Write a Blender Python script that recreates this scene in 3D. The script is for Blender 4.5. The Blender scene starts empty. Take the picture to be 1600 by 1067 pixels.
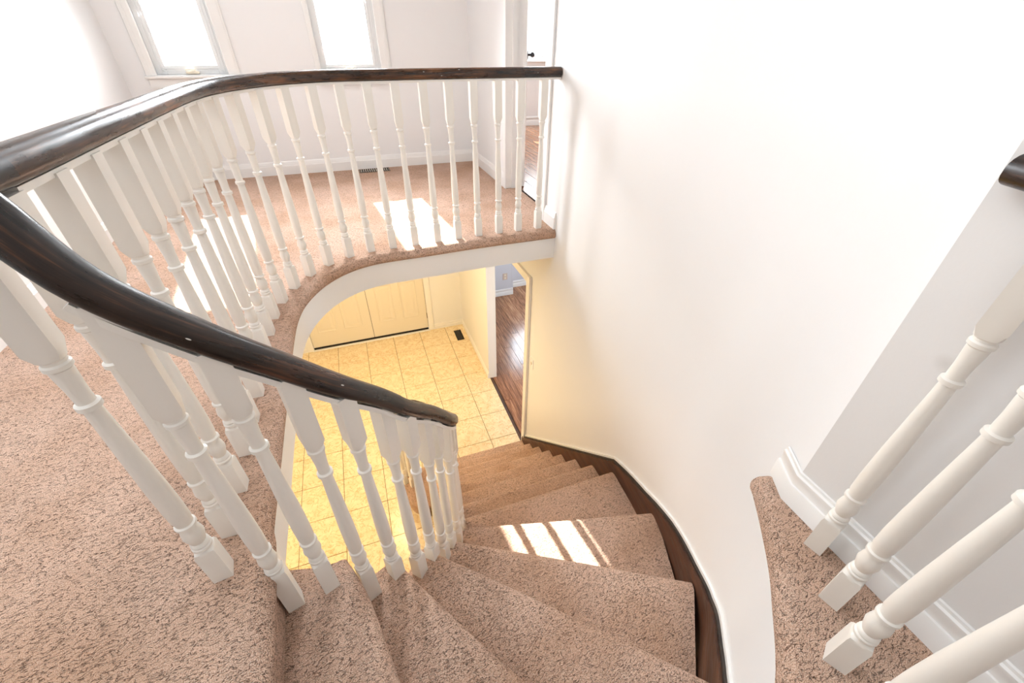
import bpy, bmesh, math, random
from mathutils import Vector, Matrix
from mathutils.geometry import tessellate_polygon
random.seed(7)
C = bpy.context.scene.collection
SC = bpy.context.scene
PI = math.pi
HC = 1.05664          # camera height above the upper floor
LO = -2.747           # lower floor
RZ = 2.747 / 14       # riser
# ------------------------------------------------------------------ camera
def setup_camera():
    p, r, y = 0.627888, -0.0113847, 0.352796
    f = Vector((math.sin(y)*math.cos(p), math.cos(y)*math.cos(p), -math.sin(p)))
    r0 = Vector((math.cos(y), -math.sin(y), 0)); d0 = f.cross(r0)
    rr = math.cos(r)*r0 + math.sin(r)*d0
    dd = -math.sin(r)*r0 + math.cos(r)*d0
    cam = bpy.data.cameras.new('camera'); o = bpy.data.objects.new('camera', cam); C.objects.link(o)
    m = Matrix((rr, -dd, -f)).transposed().to_4x4(); m.translation = (0, 0, HC)
    o.matrix_world = m
    cam.sensor_width = 36; cam.lens = 656.2 * 36 / 1600; cam.clip_start = 0.02; cam.clip_end = 200
    SC.camera = o
setup_camera()
# ------------------------------------------------------------------ world, sun, large lights, exposure
w = bpy.data.worlds.new('sky'); SC.world = w; w.use_nodes = True
bg = w.node_tree.nodes['Background']; bg.inputs[0].default_value = (0.86, 0.93, 1.0, 1); bg.inputs[1].default_value = 3.0
def light(name, kind, loc, energy, color=(1,1,1), size=(1,1), direction=None, **kw):
    l = bpy.data.lights.new(name, kind); l.energy = energy; l.color = color
    if kind == 'AREA':
        l.shape = 'RECTANGLE'; l.size, l.size_y = size
    for k, v in kw.items(): setattr(l, k, v)
    o = bpy.data.objects.new(name, l); C.objects.link(o); o.location = loc
    if direction is not None: o.rotation_euler = Vector(direction).to_track_quat('-Z', 'Y').to_euler()
    return o
SUN = Vector((0.116, -1.0, -0.752))
light('sun', 'SUN', (0, 12, 9), 30, (1.0, 0.97, 0.93), direction=SUN, angle=0.009)
DAY = (0.90, 0.95, 1.0)
# daylight entering through the windows
light('window_daylight', 'AREA', (-1.03, 4.50, 1.42), 20, DAY, (0.42, 1.05), (0.2, -1, -0.45), spread=2.0)
light('window_daylight', 'AREA', (0.16, 4.50, 1.42), 30, DAY, (0.42, 1.05), (0.0, -1, -0.50), spread=1.8)
light('window_daylight', 'AREA', (2.8, 6.2, 1.5), 60, DAY, (1.3, 1.2), (-0.1, -1, -0.5))
light('window_daylight', 'AREA', (2.66, 6.50, -1.45), 34, (0.80, 0.90, 1.0), (0.55, 1.1), (-0.1, -1, -0.2))
# fill light added under the upper ceiling, no fixtures; then warm foyer lamps
light('upper_fill_light', 'AREA', (-0.9, 1.0, 2.36), 24, (0.84, 0.93, 1.0), (1.6, 1.6), (0, 0, -1))
light('upper_fill_light', 'AREA', (-0.7, -1.3, 2.36), 13, (0.88, 0.95, 1.0), (1.6, 1.6), (0, 0, -1))
light('upper_fill_light', 'AREA', (-0.4, 3.5, 2.36), 8, (0.84, 0.93, 1.0), (0.8, 0.8), (0, 0, -1))
light('foyer_lamp_light', 'AREA', (-0.1, 3.9, -0.26), 39, (1.0, 0.76, 0.42), (0.5, 0.5), (0, 0, -1))
light('foyer_lamp_light', 'AREA', (-1.4, 2.2, -0.26), 40, (1.0, 0.76, 0.42), (0.6, 0.6), (0, 0, -1))
SC.view_settings.view_transform = 'Standard'; SC.view_settings.look = 'None'
SC.view_settings.exposure = 0.14; SC.view_settings.gamma = 1.0
SC.view_settings.use_curve_mapping = False
SC.cycles.max_bounces = 8; SC.cycles.diffuse_bounces = 5; SC.cycles.transparent_max_bounces = 16

# ------------------------------------------------------------------ materials
class NT:
    def __init__(s, name):
        s.m = bpy.data.materials.new(name); s.m.use_nodes = True
        s.t = s.m.node_tree; s.b = s.t.nodes['Principled BSDF']; s.out = s.t.nodes['Material Output']
    def n(s, kind, **kw):
        o = s.t.nodes.new('ShaderNode' + kind)
        for k, v in kw.items():
            if k.startswith('_'): setattr(o, k[1:], v)
            else:
                o.inputs[k.replace('__', ' ')].default_value = v
        return o
    def l(s, a, b): s.t.links.new(a, b)
    def coord(s, scale=(1,1,1), which='Object', rot=(0,0,0)):
        tc = s.n('TexCoord'); mp = s.n('Mapping'); mp.inputs['Scale'].default_value = scale
        mp.inputs['Rotation'].default_value = rot
        s.l(tc.outputs[which], mp.inputs['Vector']); return mp.outputs[0]
    def ramp(s, fac, stops):
        r = s.n('ValToRGB'); e = r.color_ramp.elements
        while len(e) < len(stops): e.new(0.5)
        for x, (p, c) in zip(e, stops):
            x.position = p; x.color = (*c, 1) if len(c) == 3 else c
        s.l(fac, r.inputs[0]); return r.outputs[0]
    def mix(s, fac, a, b, mode='MIX'):
        m = s.n('Mix', _data_type='RGBA', _blend_type=mode)
        for sock, v in ((m.inputs[0], fac), (m.inputs[6], a), (m.inputs[7], b)):
            if hasattr(v, 'links'): s.l(v, sock)
            else: sock.default_value = v if not isinstance(v, tuple) or len(v) == 4 else (*v, 1)
        return m.outputs[2]
    def math(s, op, a, b=0.5):
        m = s.n('Math', _operation=op)
        for i, v in enumerate((a, b)):
            if hasattr(v, 'links'): s.l(v, m.inputs[i])
            else: m.inputs[i].default_value = v
        return m.outputs[0]
    def bump(s, h, strength=0.3, dist=0.01):
        b = s.n('Bump'); b.inputs['Strength'].default_value = strength; b.inputs['Distance'].default_value = dist
        s.l(h, b.inputs['Height']); s.l(b.outputs[0], s.b.inputs['Normal'])
def paint(name, col, rough=0.6, bump=0.05, scale=60, marks=None, smudge=None):
    k = NT(name); v = k.coord()
    nz = k.n('TexNoise', Scale=scale, Detail=3.0); k.l(v, nz.inputs['Vector'])
    n2 = k.n('TexNoise', Scale=1.3, Detail=4.0); k.l(v, n2.inputs['Vector'])
    c = k.mix(k.math('MULTIPLY', n2.outputs['Fac'], 0.5), col, tuple(x*0.965 for x in col))
    if marks:
        n3 = k.n('TexNoise', Scale=marks, Detail=5.0, Roughness=0.7); k.l(v, n3.inputs['Vector'])
        f = k.ramp(n3.outputs['Fac'], [(0.69, (0,0,0)), (0.76, (1,1,1))])
        c = k.mix(k.math('MULTIPLY', f, 0.45), c, (0.45, 0.40, 0.33))
    if smudge:
        ds = k.n('VectorMath', _operation='DISTANCE'); k.l(v, ds.inputs[0]); ds.inputs[1].default_value = smudge
        f = k.ramp(ds.outputs['Value'], [(0.0, (1,1,1)), (0.022, (0,0,0))])
        c = k.mix(k.math('MULTIPLY', f, 0.30), c, (0.35, 0.31, 0.27))
    k.l(c, k.b.inputs['Base Color']); k.b.inputs['Roughness'].default_value = rough
    k.bump(nz.outputs['Fac'], bump, 0.004); return k.m
M = {}
M['wall'] = paint('wall_paint', (0.85, 0.85, 0.85), 0.7)
M['ceil'] = paint('ceiling_paint', (0.86, 0.85, 0.83), 0.8)
M['trim'] = paint('trim_gloss_paint', (0.87, 0.86, 0.84), 0.35, 0.02)
M['white'] = paint('baluster_paint', (0.85, 0.81, 0.745), 0.34, 0.06, 40, marks=16)
M['door'] = paint('door_paint', (0.80, 0.74, 0.62), 0.45, 0.02)
M['hallwall_shaded'] = paint('hall_wall_shaded_paint', (0.80, 0.785, 0.77), 0.7, 0.12, 45, smudge=(0.982, 0.300, 0.565))  # wall paint with grazing shade put in as a darker tone; smudge is a stain
def carpet():
    k = NT('sculpted_carpet'); v = k.coord((1, 1, 1))
    wn = k.n('TexNoise', Scale=55.0, Detail=2.0); k.l(v, wn.inputs['Vector'])
    d = k.n('VectorMath', _operation='SCALE'); k.l(wn.outputs['Color'], d.inputs[0]); d.inputs['Scale'].default_value = 0.011
    a = k.n('VectorMath', _operation='ADD'); k.l(v, a.inputs[0]); k.l(d.outputs[0], a.inputs[1])
    st = k.n('Mapping'); st.inputs['Scale'].default_value = (54, 165, 130)
    ro = k.n('Mapping'); ro.inputs['Rotation'].default_value = (0, 0, -0.20)
    k.l(a.outputs[0], ro.inputs['Vector']); k.l(ro.outputs[0], st.inputs['Vector'])
    gr = k.n('TexNoise', Scale=1.0, Detail=1.5, Roughness=0.5); k.l(st.outputs[0], gr.inputs['Vector'])
    ridge = k.math('ABSOLUTE', k.math('SUBTRACT', gr.outputs['Fac'], 0.5))
    crack = k.ramp(ridge, [(0.0, (1,1,1)), (0.022, (0.3,0.3,0.3)), (0.05, (0,0,0))])
    mk = k.n('TexNoise', Scale=75.0, Detail=1.0); k.l(v, mk.inputs['Vector'])
    mask = k.ramp(mk.outputs['Fac'], [(0.34, (0,0,0)), (0.46, (1,1,1))])
    cr = k.math('MULTIPLY', crack, mask)
    fb = k.n('TexNoise', Scale=480.0, Detail=2.0, Roughness=0.75); k.l(v, fb.inputs['Vector'])
    big = k.n('TexNoise', Scale=3.0, Detail=4.0); k.l(v, big.inputs['Vector'])
    base = k.ramp(fb.outputs['Fac'], [(0.34, (0.32, 0.175, 0.12)), (0.44, (0.70, 0.445, 0.325)), (0.56, (0.88, 0.625, 0.48)), (0.68, (1.0, 0.87, 0.75))])
    bf = k.ramp(big.outputs['Fac'], [(0.40, (0,0,0)), (0.66, (1,1,1))])
    base = k.mix(k.math('MULTIPLY', bf, 0.42), base, (0.50, 0.265, 0.14), 'MIX')
    col = k.mix(k.math('MULTIPLY', cr, 0.85), base, (0.07, 0.035, 0.022))
    k.l(col, k.b.inputs['Base Color']); k.b.inputs['Roughness'].default_value = 0.95
    k.b.inputs['Specular IOR Level'].default_value = 0.1
    k.bump(k.math('SUBTRACT', k.math('MULTIPLY', fb.outputs['Fac'], 0.6), cr), 0.8, 0.010); return k.m
M['carpet'] = carpet()
def darkwood(name, lo, mid, hi, rough=0.28, axis_scale=(6, 6, 6), gl=0.5, thr=(0.42, 0.60, 0.74)):
    k = NT(name); v = k.coord(axis_scale)
    nz = k.n('TexNoise', Scale=9.0, Detail=6.0, Roughness=0.65); k.l(v, nz.inputs['Vector'])
    wv = k.n('TexNoise', Scale=2.4, Detail=3.0); k.l(v, wv.inputs['Vector'])
    f = k.math('ADD', k.math('MULTIPLY', nz.outputs['Fac'], 0.6), k.math('MULTIPLY', wv.outputs['Fac'], 0.4))
    c = k.ramp(f, [(thr[0], lo), (thr[1], mid), (thr[2], hi)])
    k.l(c, k.b.inputs['Base Color'])
    r = k.ramp(nz.outputs['Fac'], [(0.3, (rough*0.7,)*3), (0.7, (rough*1.5,)*3)]); k.l(r, k.b.inputs['Roughness'])
    k.bump(nz.outputs['Fac'], 0.15, 0.003); return k.m
def railwood(name='handrail_stain', sh=0.0):
    k = NT(name); at = k.n('Attribute', _attribute_name='grain')
    def mp(sc):
        m = k.n('Mapping'); m.inputs['Scale'].default_value = sc; k.l(at.outputs['Vector'], m.inputs['Vector']); return m.outputs[0]
    g = k.n('TexNoise', Scale=1.0, Detail=5.0, Roughness=0.6); k.l(mp((9, 190, 190)), g.inputs['Vector'])
    wz = k.n('TexNoise', Scale=1.0, Detail=4.0, Roughness=0.6); k.l(mp((7, 36, 36)), wz.inputs['Vector'])
    big = k.n('TexNoise', Scale=1.0, Detail=2.0); k.l(mp((2.2, 14, 14)), big.inputs['Vector'])
    f = k.math('ADD', k.math('MULTIPLY', g.outputs['Fac'], 0.35), k.math('ADD', k.math('MULTIPLY', wz.outputs['Fac'], 0.3), k.math('MULTIPLY', big.outputs['Fac'], 0.35)))
    c = k.ramp(f, [(0.48-sh, (0.008, 0.005, 0.004)), (0.57-sh, (0.028+sh*0.5, 0.014+sh*0.15, 0.009)), (0.68-sh, (0.17+sh, 0.065+sh*0.4, 0.028))])
    ch = k.n('TexVoronoi', Scale=1.0); k.l(mp((13, 40, 40)), ch.inputs['Vector'])
    dot = k.ramp(ch.outputs['Distance'], [(0.0, (1,1,1)), (0.05, (1,1,1)), (0.06, (0,0,0))])
    c = k.mix(k.math('MULTIPLY', dot, 0.9), c, (0.75, 0.73, 0.68))
    k.l(c, k.b.inputs['Base Color'])
    k.l(k.ramp(wz.outputs['Fac'], [(0.35, (0.20,)*3), (0.7, (0.42,)*3)]), k.b.inputs['Roughness'])
    k.bump(g.outputs['Fac'], 0.10, 0.001); return k.m
M['rail'] = railwood()
M['rail_worn'] = railwood('worn_handrail_stain', 0.055)
M['stringer'] = darkwood('stringer_stain', (0.045, 0.018, 0.010), (0.115, 0.045, 0.022), (0.19, 0.08, 0.04), 0.4, (1.2, 1.2, 8))
M['capblack'] = darkwood('stringer_cap', (0.02, 0.014, 0.011), (0.05, 0.035, 0.028), (0.10, 0.07, 0.05), 0.5, (6, 6, 6))
def planks(name, a, b, c):
    k = NT(name); v = k.coord((0.9, 14, 1), rot=(0, 0, 0))
    oi = k.n('ObjectInfo')
    ad = k.n('VectorMath', _operation='ADD'); k.l(v, ad.inputs[0])
    cb = k.n('CombineXYZ'); k.l(k.math('MULTIPLY', oi.outputs['Random'], 37.0), cb.inputs[2]); k.l(cb.outputs[0], ad.inputs[1])
    nz = k.n('TexNoise', Scale=5.0, Detail=6.0, Roughness=0.6); k.l(ad.outputs[0], nz.inputs['Vector'])
    f = k.math('ADD', nz.outputs['Fac'], k.math('MULTIPLY', k.math('SUBTRACT', oi.outputs['Random'], 0.5), 0.16))
    k.l(k.ramp(f, [(0.30, a), (0.5, b), (0.72, c)]), k.b.inputs['Base Color'])
    k.b.inputs['Roughness'].default_value = 0.2; k.bump(nz.outputs['Fac'], 0.08, 0.002); return k.m
M['plank'] = planks('laminate_plank', (0.13, 0.055, 0.026), (0.31, 0.14, 0.068), (0.52, 0.28, 0.15))
def tile():
    k = NT('cream_tile'); v = k.coord((1, 1, 1))
    oi = k.n('ObjectInfo')
    ad = k.n('VectorMath', _operation='ADD'); k.l(v, ad.inputs[0])
    cb = k.n('CombineXYZ'); k.l(k.math('MULTIPLY', oi.outputs['Random'], 53.0), cb.inputs[2]); k.l(cb.outputs[0], ad.inputs[1])
    nz = k.n('TexNoise', Scale=9.0, Detail=5.0, Roughness=0.6, Distortion=1.6); k.l(ad.outputs[0], nz.inputs['Vector'])
    ab = k.math('ABSOLUTE', k.math('SUBTRACT', nz.outputs['Fac'], 0.5))
    vein = k.ramp(ab, [(0.0, (1,1,1)), (0.03, (0,0,0))])
    n2 = k.n('TexNoise', Scale=14.0, Detail=3.0); k.l(ad.outputs[0], n2.inputs['Vector'])
    base = k.ramp(n2.outputs['Fac'], [(0.3, (0.78, 0.63, 0.40)), (0.7, (0.86, 0.74, 0.52))])
    k.l(k.mix(k.math('MULTIPLY', vein, 0.75), base, (0.60, 0.37, 0.16)), k.b.inputs['Base Color'])
    k.b.inputs['Roughness'].default_value = 0.22; return k.m
M['tile'] = tile()
def plain(name, col, rough=0.5, metal=0.0, scale=30, var=0.1):
    k = NT(name); v = k.coord(); nz = k.n('TexNoise', Scale=float(scale), Detail=3.0); k.l(v, nz.inputs['Vector'])
    k.l(k.mix(nz.outputs['Fac'], tuple(c*(1-var) for c in col), tuple(min(1, c*(1+var)) for c in col)), k.b.inputs['Base Color'])
    k.b.inputs['Roughness'].default_value = rough; k.b.inputs['Metallic'].default_value = metal; return k.m
M['grout'] = plain('grout', (0.20, 0.13, 0.065), 0.9)
M['subfloor'] = plain('plank_gap', (0.05, 0.025, 0.015), 0.9)
M['black'] = plain('black_metal', (0.012, 0.010, 0.008), 0.8)
M['bronze'] = plain('bronze_vent', (0.13, 0.08, 0.045), 0.45, 0.4)
M['beige'] = plain('beige_plastic', (0.62, 0.50, 0.42), 0.4)
M['ivory'] = plain('ivory_plastic', (0.80, 0.72, 0.58), 0.35)
M['steel'] = plain('dark_steel', (0.10, 0.10, 0.11), 0.3, 0.8)
M['vinyl'] = plain('white_vinyl', (0.84, 0.85, 0.85), 0.4, var=0.02)
M['lampglass'] = plain('lamp_glass', (0.9, 0.88, 0.84), 0.4, var=0.02)
def glass():
    k = NT('window_glass'); tr = k.n('BsdfTransparent'); gl = k.n('BsdfGlossy', Roughness=0.02)
    fr = k.n('Fresnel', IOR=1.45); mx = k.n('MixShader')
    nz = k.n('TexNoise', Scale=2.0); k.l(k.coord(), nz.inputs['Vector'])
    k.l(k.mix(nz.outputs['Fac'], (0.97, 0.985, 0.98), (1, 1, 1)), tr.inputs['Color'])
    k.l(fr.outputs[0], mx.inputs[0]); k.l(tr.outputs[0], mx.inputs[1]); k.l(gl.outputs[0], mx.inputs[2])
    k.l(mx.outputs[0], k.out.inputs['Surface']); return k.m
M['glass'] = glass()

# ------------------------------------------------------------------ helpers
def tag(o, label=None, cat=None, group=None, kind=None):
    if label: o['label'] = label
    if cat: o['category'] = cat
    if group: o['group'] = group
    if kind: o['kind'] = kind
    return o
def empty(name, loc=(0,0,0), **kw):
    o = bpy.data.objects.new(name, None); C.objects.link(o); o.location = loc; o.empty_display_size = 0.1
    return tag(o, **kw)
def link(name, me, parent=None, loc=None, **kw):
    o = bpy.data.objects.new(name, me); C.objects.link(o)
    if parent is not None:
        o.parent = parent
        # geometry is written in world coordinates, so undo the parent's own offset
        if loc is None:
            off = Vector((0,0,0)); q = parent
            while q is not None: off += q.location; q = q.parent
            o.location = -off
    if loc is not None: o.location = loc
    return tag(o, **kw)
class MB:
    def __init__(s): s.v = []; s.f = []
    def add(s, vs, fs):
        b = len(s.v); s.v += [tuple(x) for x in vs]; s.f += [tuple(b+i for i in f) for f in fs]; return s
    def box(s, a, b, bev=0.0):
        x0,y0,z0 = a; x1,y1,z1 = b
        if bev <= 0:
            vs = [(x,y,z) for z in (z0,z1) for y in (y0,y1) for x in (x0,x1)]
            return s.add(vs, [(0,2,3,1),(4,5,7,6),(0,1,5,4),(2,6,7,3),(0,4,6,2),(1,3,7,5)])
        bm = bmesh.new(); bmesh.ops.create_cube(bm, size=1)
        for v in bm.verts: v.co = Vector(((x0+x1)/2+v.co.x*(x1-x0), (y0+y1)/2+v.co.y*(y1-y0), (z0+z1)/2+v.co.z*(z1-z0)))
        bmesh.ops.bevel(bm, geom=list(bm.edges), offset=bev, segments=1, affect='EDGES')
        bm.verts.index_update()
        s.add([v.co for v in bm.verts], [[v.index for v in f.verts] for f in bm.faces]); bm.free(); return s
    def obox(s, c, ux, lx, ly, z0, z1):
        ux = Vector((ux[0], ux[1], 0)).normalized(); uy = Vector((-ux.y, ux.x, 0)); c = Vector((c[0], c[1], 0))
        vs = [c + ux*sx*lx/2 + uy*sy*ly/2 + Vector((0,0,z)) for z in (z0,z1) for sy in (-1,1) for sx in (-1,1)]
        return s.add(vs, [(0,2,3,1),(4,5,7,6),(0,1,5,4),(2,6,7,3),(0,4,6,2),(1,3,7,5)])
    def grid(s, rows, closed=False):
        n = len(rows[0]); b = len(s.v)
        for r in rows: s.v += [tuple(p) for p in r]
        for i in range(len(rows)-1):
            for j in range(n if closed else n-1):
                k = (j+1) % n
                s.f.append((b+i*n+j, b+i*n+k, b+(i+1)*n+k, b+(i+1)*n+j))
        return s
    def poly(s, pts, z, up=True):
        vs = [Vector((p[0], p[1], z)) for p in pts]
        tris = tessellate_polygon([vs])
        fs = []
        for t in tris:
            a,b_,c = [vs[i] for i in t]
            nz = (b_-a).cross(c-a).z
            if abs(nz) < 1e-10: continue
            fs.append(tuple(t) if (nz > 0) == up else tuple(reversed(t)))
        return s.add(vs, fs)
    def prism(s, pts, z0, z1):
        s.poly(pts, z1, True); s.poly(pts, z0, False)
        n = len(pts); area = sum(pts[i][0]*pts[(i+1)%n][1]-pts[(i+1)%n][0]*pts[i][1] for i in range(n))
        P = pts if area > 0 else list(reversed(pts))
        s.grid([[(p[0],p[1],z0) for p in P], [(p[0],p[1],z1) for p in P]], True); return s
    def tube(s, path, r, n=10):
        path = [Vector(p) for p in path]; rows = []
        for i, p in enumerate(path):
            t = (path[min(i+1,len(path)-1)] - path[max(i-1,0)]).normalized()
            a = t.orthogonal().normalized() if i == 0 else (a - t*a.dot(t)).normalized()
            b = t.cross(a); rr = r[i] if isinstance(r, (list, tuple)) else r
            rows.append([p + (a*math.cos(q)+b*math.sin(q))*rr for q in [2*PI*k/n for k in range(n)]])
        b0 = len(s.v); s.grid(rows, True)
        s.f.append(tuple(b0 + k for k in reversed(range(n)))); s.f.append(tuple(b0+(len(rows)-1)*n+k for k in range(n)))
        return s
    def mesh(s, name, mat, smooth=None):
        me = bpy.data.meshes.new(name); me.from_pydata(s.v, [], s.f)
        me.materials.append(mat)
        bm = bmesh.new(); bm.from_mesh(me)
        bmesh.ops.remove_doubles(bm, verts=bm.verts, dist=1e-6)
        bmesh.ops.recalc_face_normals(bm, faces=bm.faces)
        bm.to_mesh(me); bm.free()
        if smooth is not None:
            me.polygons.foreach_set('use_smooth', [True]*len(me.polygons)); me.set_sharp_from_angle(angle=math.radians(smooth))
        me.update(); return me
    def obj(s, name, mat, parent=None, smooth=None, loc=None, **kw):
        return link(name, s.mesh(name, mat, smooth), parent, loc, **kw)
def catmull(pts, n=8):
    P = [Vector(p) for p in pts]; P = [P[0]*2-P[1]] + P + [P[-1]*2-P[-2]]; out = []
    for i in range(1, len(P)-2):
        for k in range(n):
            t = k/n; a,b,c,d = P[i-1:i+3]
            out.append(0.5*((2*b)+(c-a)*t+(2*a-5*b+4*c-d)*t*t+(-a+3*b-3*c+d)*t**3))
    out.append(P[-2]); return out
def c2(pts, n=6): return [(p.x, p.y) for p in catmull([(a, b, 0) for a, b in pts], n)]
def offset(path, d):
    out = []
    for i, p in enumerate(path):
        a = path[max(i-1,0)]; b = path[min(i+1,len(path)-1)]
        t = Vector((b[0]-a[0], b[1]-a[1])).normalized(); out.append((p[0]-t.y*d, p[1]+t.x*d))
    return out
def sweep(path3, prof, caps=True):
    """profile (side, up) swept along a 3D path; frames stay upright"""
    mb = MB(); P = [Vector(p) for p in path3]; rows = []
    for i, p in enumerate(P):
        t = (P[min(i+1,len(P)-1)] - P[max(i-1,0)]).normalized()
        h = Vector((t.x, t.y, 0)).normalized(); side = Vector((-h.y, h.x, 0)); up = t.cross(side) * -1
        if up.z < 0: up = -up
        rows.append([p + side*a + up*b for a, b in prof])
    mb.grid(rows, True)
    if caps:
        n = len(prof); mb.f.append(tuple(reversed(range(n)))); mb.f.append(tuple((len(rows)-1)*n+k for k in range(n)))
    return mb
def rail_obj(path3, prof, parent, mat='rail', **kw):
    """handrail with a length coordinate for the grain"""
    mb = sweep(path3, prof); me = bpy.data.meshes.new('handrail'); me.from_pydata(mb.v, [], mb.f); me.materials.append(M[mat])
    P = [Vector(p) for p in path3]; L = [0]
    for a, b in zip(P, P[1:]): L.append(L[-1]+(b-a).length)
    n = len(prof); at = me.attributes.new('grain', 'FLOAT_VECTOR', 'POINT')
    for i in range(len(mb.v)):
        a, b = prof[i % n]; at.data[i].vector = (L[i//n], a, b)
    bm = bmesh.new(); bm.from_mesh(me); bmesh.ops.recalc_face_normals(bm, faces=bm.faces); bm.to_mesh(me); bm.free()
    me.polygons.foreach_set('use_smooth', [True]*len(me.polygons)); me.set_sharp_from_angle(angle=math.radians(60)); me.update()
    return link('handrail', me, parent, None, **kw)
def wallstrip(path, z0, z1, off, mb=None):
    """upright wall: face on path, thickness to the side given by off"""
    mb = mb or MB(); q = offset(path, off)
    mb.grid([[(*a, z0), (*a, z1), (*b, z1), (*b, z0)] for a, b in zip(path, q)], True)
    n = len(path); base = len(mb.v) - 4*n
    mb.f.append((base, base+1, base+2, base+3)); mb.f.append(tuple(base+4*(n-1)+k for k in (3,2,1,0)))
    return mb
BASEPROF = [(0,0.0),(0.014,0.0),(0.014,0.075),(0.011,0.080),(0.011,0.090),(0.007,0.097),(0.007,0.104),(0.003,0.112),(0.0,0.114)]
def baseboard(path, z, side, h=1.0):
    """path runs along the wall face; side=+1 means profile to the left of the direction"""
    return sweep([(x, y, z) for x, y in path], [(side*a, b*h) for a, b in BASEPROF])

# ------------------------------------------------------------------ plan curves
BAL = [(1.118,2.560),(0.975,2.560),(0.840,2.560),(0.699,2.558),(0.561,2.553),(0.425,2.546),(0.283,2.540),(0.147,2.536),(0.015,2.524),(-0.110,2.484),(-0.226,2.408),(-0.320,2.305),(-0.392,2.180),(-0.441,2.045),(-0.466,1.905),(-0.474,1.767),(-0.476,1.632),(-0.477,1.498),(-0.477,1.364),(-0.478,1.230),(-0.478,1.090),(-0.478,0.950),(-0.479,0.815),(-0.479,0.700)]
EDGE_L = offset([(1.22,2.560)] + BAL[:-1] + [(-0.479,0.76)], 0.088)[::1]
EDGE_L = [(1.22, 2.472)] + EDGE_L[1:-1] + [(-0.388, 0.795)]
# offset() to the left of a path running -x then -y is towards -y / +x
FLOOR_EDGE = c2(EDGE_L, 3)[:-1] + [(-0.383,0.77),(-0.376,0.70),(-0.369,0.60),(-0.363,0.42),(-0.358,0.2),(-0.352,-0.16)]
W_UP = [(1.22,1.50),(1.22,1.36),(1.212,1.19),(1.180,0.95),(1.115,0.70),(1.030,0.485),(0.982,0.397)]
W_LOW = [(0.938,0.338),(0.865,0.262),(0.785,0.178),(0.66,0.065),(0.50,-0.05),(0.30,-0.14),(0.10,-0.19),(-0.12,-0.21),(-0.36,-0.21)]
WALLC = c2(W_UP + W_LOW, 5)
iu = min(range(len(WALLC)), key=lambda i: math.hypot(WALLC[i][0]-0.982, WALLC[i][1]-0.397))
EDGE_R = c2([(-0.352,-0.16),(-0.12,-0.165),(0.10,-0.145),(0.28,-0.10),(0.46,-0.02),(0.625,0.078),(0.752,0.206),(0.818,0.282),(0.893,0.385),(0.940,0.455)], 5)
TIP = [(0.952,0.478),(0.966,0.490),(0.984,0.492),(1.012,0.484)]
FLOOR_LOOP = FLOOR_EDGE + EDGE_R[1:] + TIP + [(1.03,0.47),(1.1,0.41),(1.1,-3.1),(-1.62,-3.1),(-1.62,4.66),(1.22,4.66)]

def inset_path(path, d): return offset(path, d)
# ------------------------------------------------------------------ upper floor (carpet) with rolled nosing
fl = MB()
edge_all = FLOOR_EDGE + EDGE_R[1:] + TIP
# the opening lies to the left of this path; floor material lies to the right
R_ = 0.036
top_in = offset(edge_all, -R_)
loop = top_in + FLOOR_LOOP[len(edge_all):]
fl.poly(loop, 0.0, True)
rows = []
for k in range(6):
    a = PI/2 * k/5; q = offset(edge_all, -R_*(1-math.sin(a)))
    rows.append([(x, y, -R_*(1-math.cos(a))) for x, y in q])
q = offset(edge_all, 0.0); rows.append([(x, y, -0.046) for x, y in q])
q = offset(edge_all, -0.010); rows.append([(x, y, -0.058) for x, y in q])
q = offset(edge_all, -0.030); rows.append([(x, y, -0.058) for x, y in q])
fl.grid(rows)
fl.box((1.215,2.75,-0.03),(1.309,3.48,0.003))
rz_ = offset(FLOOR_EDGE[-6:], -0.022)
fl.grid([[(x,y,-0.046) for x,y in rz_],[(x,y,-RZ+0.002) for x,y in rz_]])
fl.obj('floor', M['carpet'], smooth=60, label='pinkish beige sculpted carpet of the upper landing and gallery', kind='structure')
# slab body, fascia and lower ceiling
fas = offset(FLOOR_EDGE[:-4], -0.016)
tr = wallstrip(fas, -0.205, -0.054, -0.02)
tr.obj('trim_1', M['trim'], smooth=40, label='curved cream painted fascia under the landing carpet edge', kind='structure')
under = offset(FLOOR_EDGE, -0.034) + [(-0.39,-0.4),(-2.7,-0.4),(-2.7,5.80),(1.22,5.80)]
MB().prism(under, -0.20, -0.055).obj('ceiling', M['ceil'], label='lower foyer ceiling beneath the landing', kind='structure')

# ------------------------------------------------------------------ walls
def wall_x(name, x0, x1, y0, y1, z0, z1, holes, mat, **kw):
    """wall lying in a plane of constant x; holes = (ya, yb, za, zb)"""
    mb = MB(); ys = sorted({y0, y1, *[h[0] for h in holes], *[h[1] for h in holes]})
    for a, b in zip(ys, ys[1:]):
        hs = sorted([h for h in holes if h[0] <= a+1e-6 and h[1] >= b-1e-6], key=lambda h: h[2]); z = z0
        for h in hs:
            if h[2] > z+1e-6: mb.box((x0,a,z),(x1,b,h[2]))
            z = h[3]
        if z < z1-1e-6: mb.box((x0,a,z),(x1,b,z1))
    return mb.obj(name, mat, kind='structure', **kw)
def wall_y(name, y0, y1, x0, x1, z0, z1, holes, mat, **kw):
    mb = MB(); xs = sorted({x0, x1, *[h[0] for h in holes], *[h[1] for h in holes]})
    for a, b in zip(xs, xs[1:]):
        hs = sorted([h for h in holes if h[0] <= a+1e-6 and h[1] >= b-1e-6], key=lambda h: h[2]); z = z0
        for h in hs:
            if h[2] > z+1e-6: mb.box((a,y0,z),(b,y1,h[2]))
            z = h[3]
        if z < z1-1e-6: mb.box((a,y0,z),(b,y1,z1))
    return mb.obj(name, mat, kind='structure', **kw)
CE = 2.44
WX = 1.22; WX2 = 1.33
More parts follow.
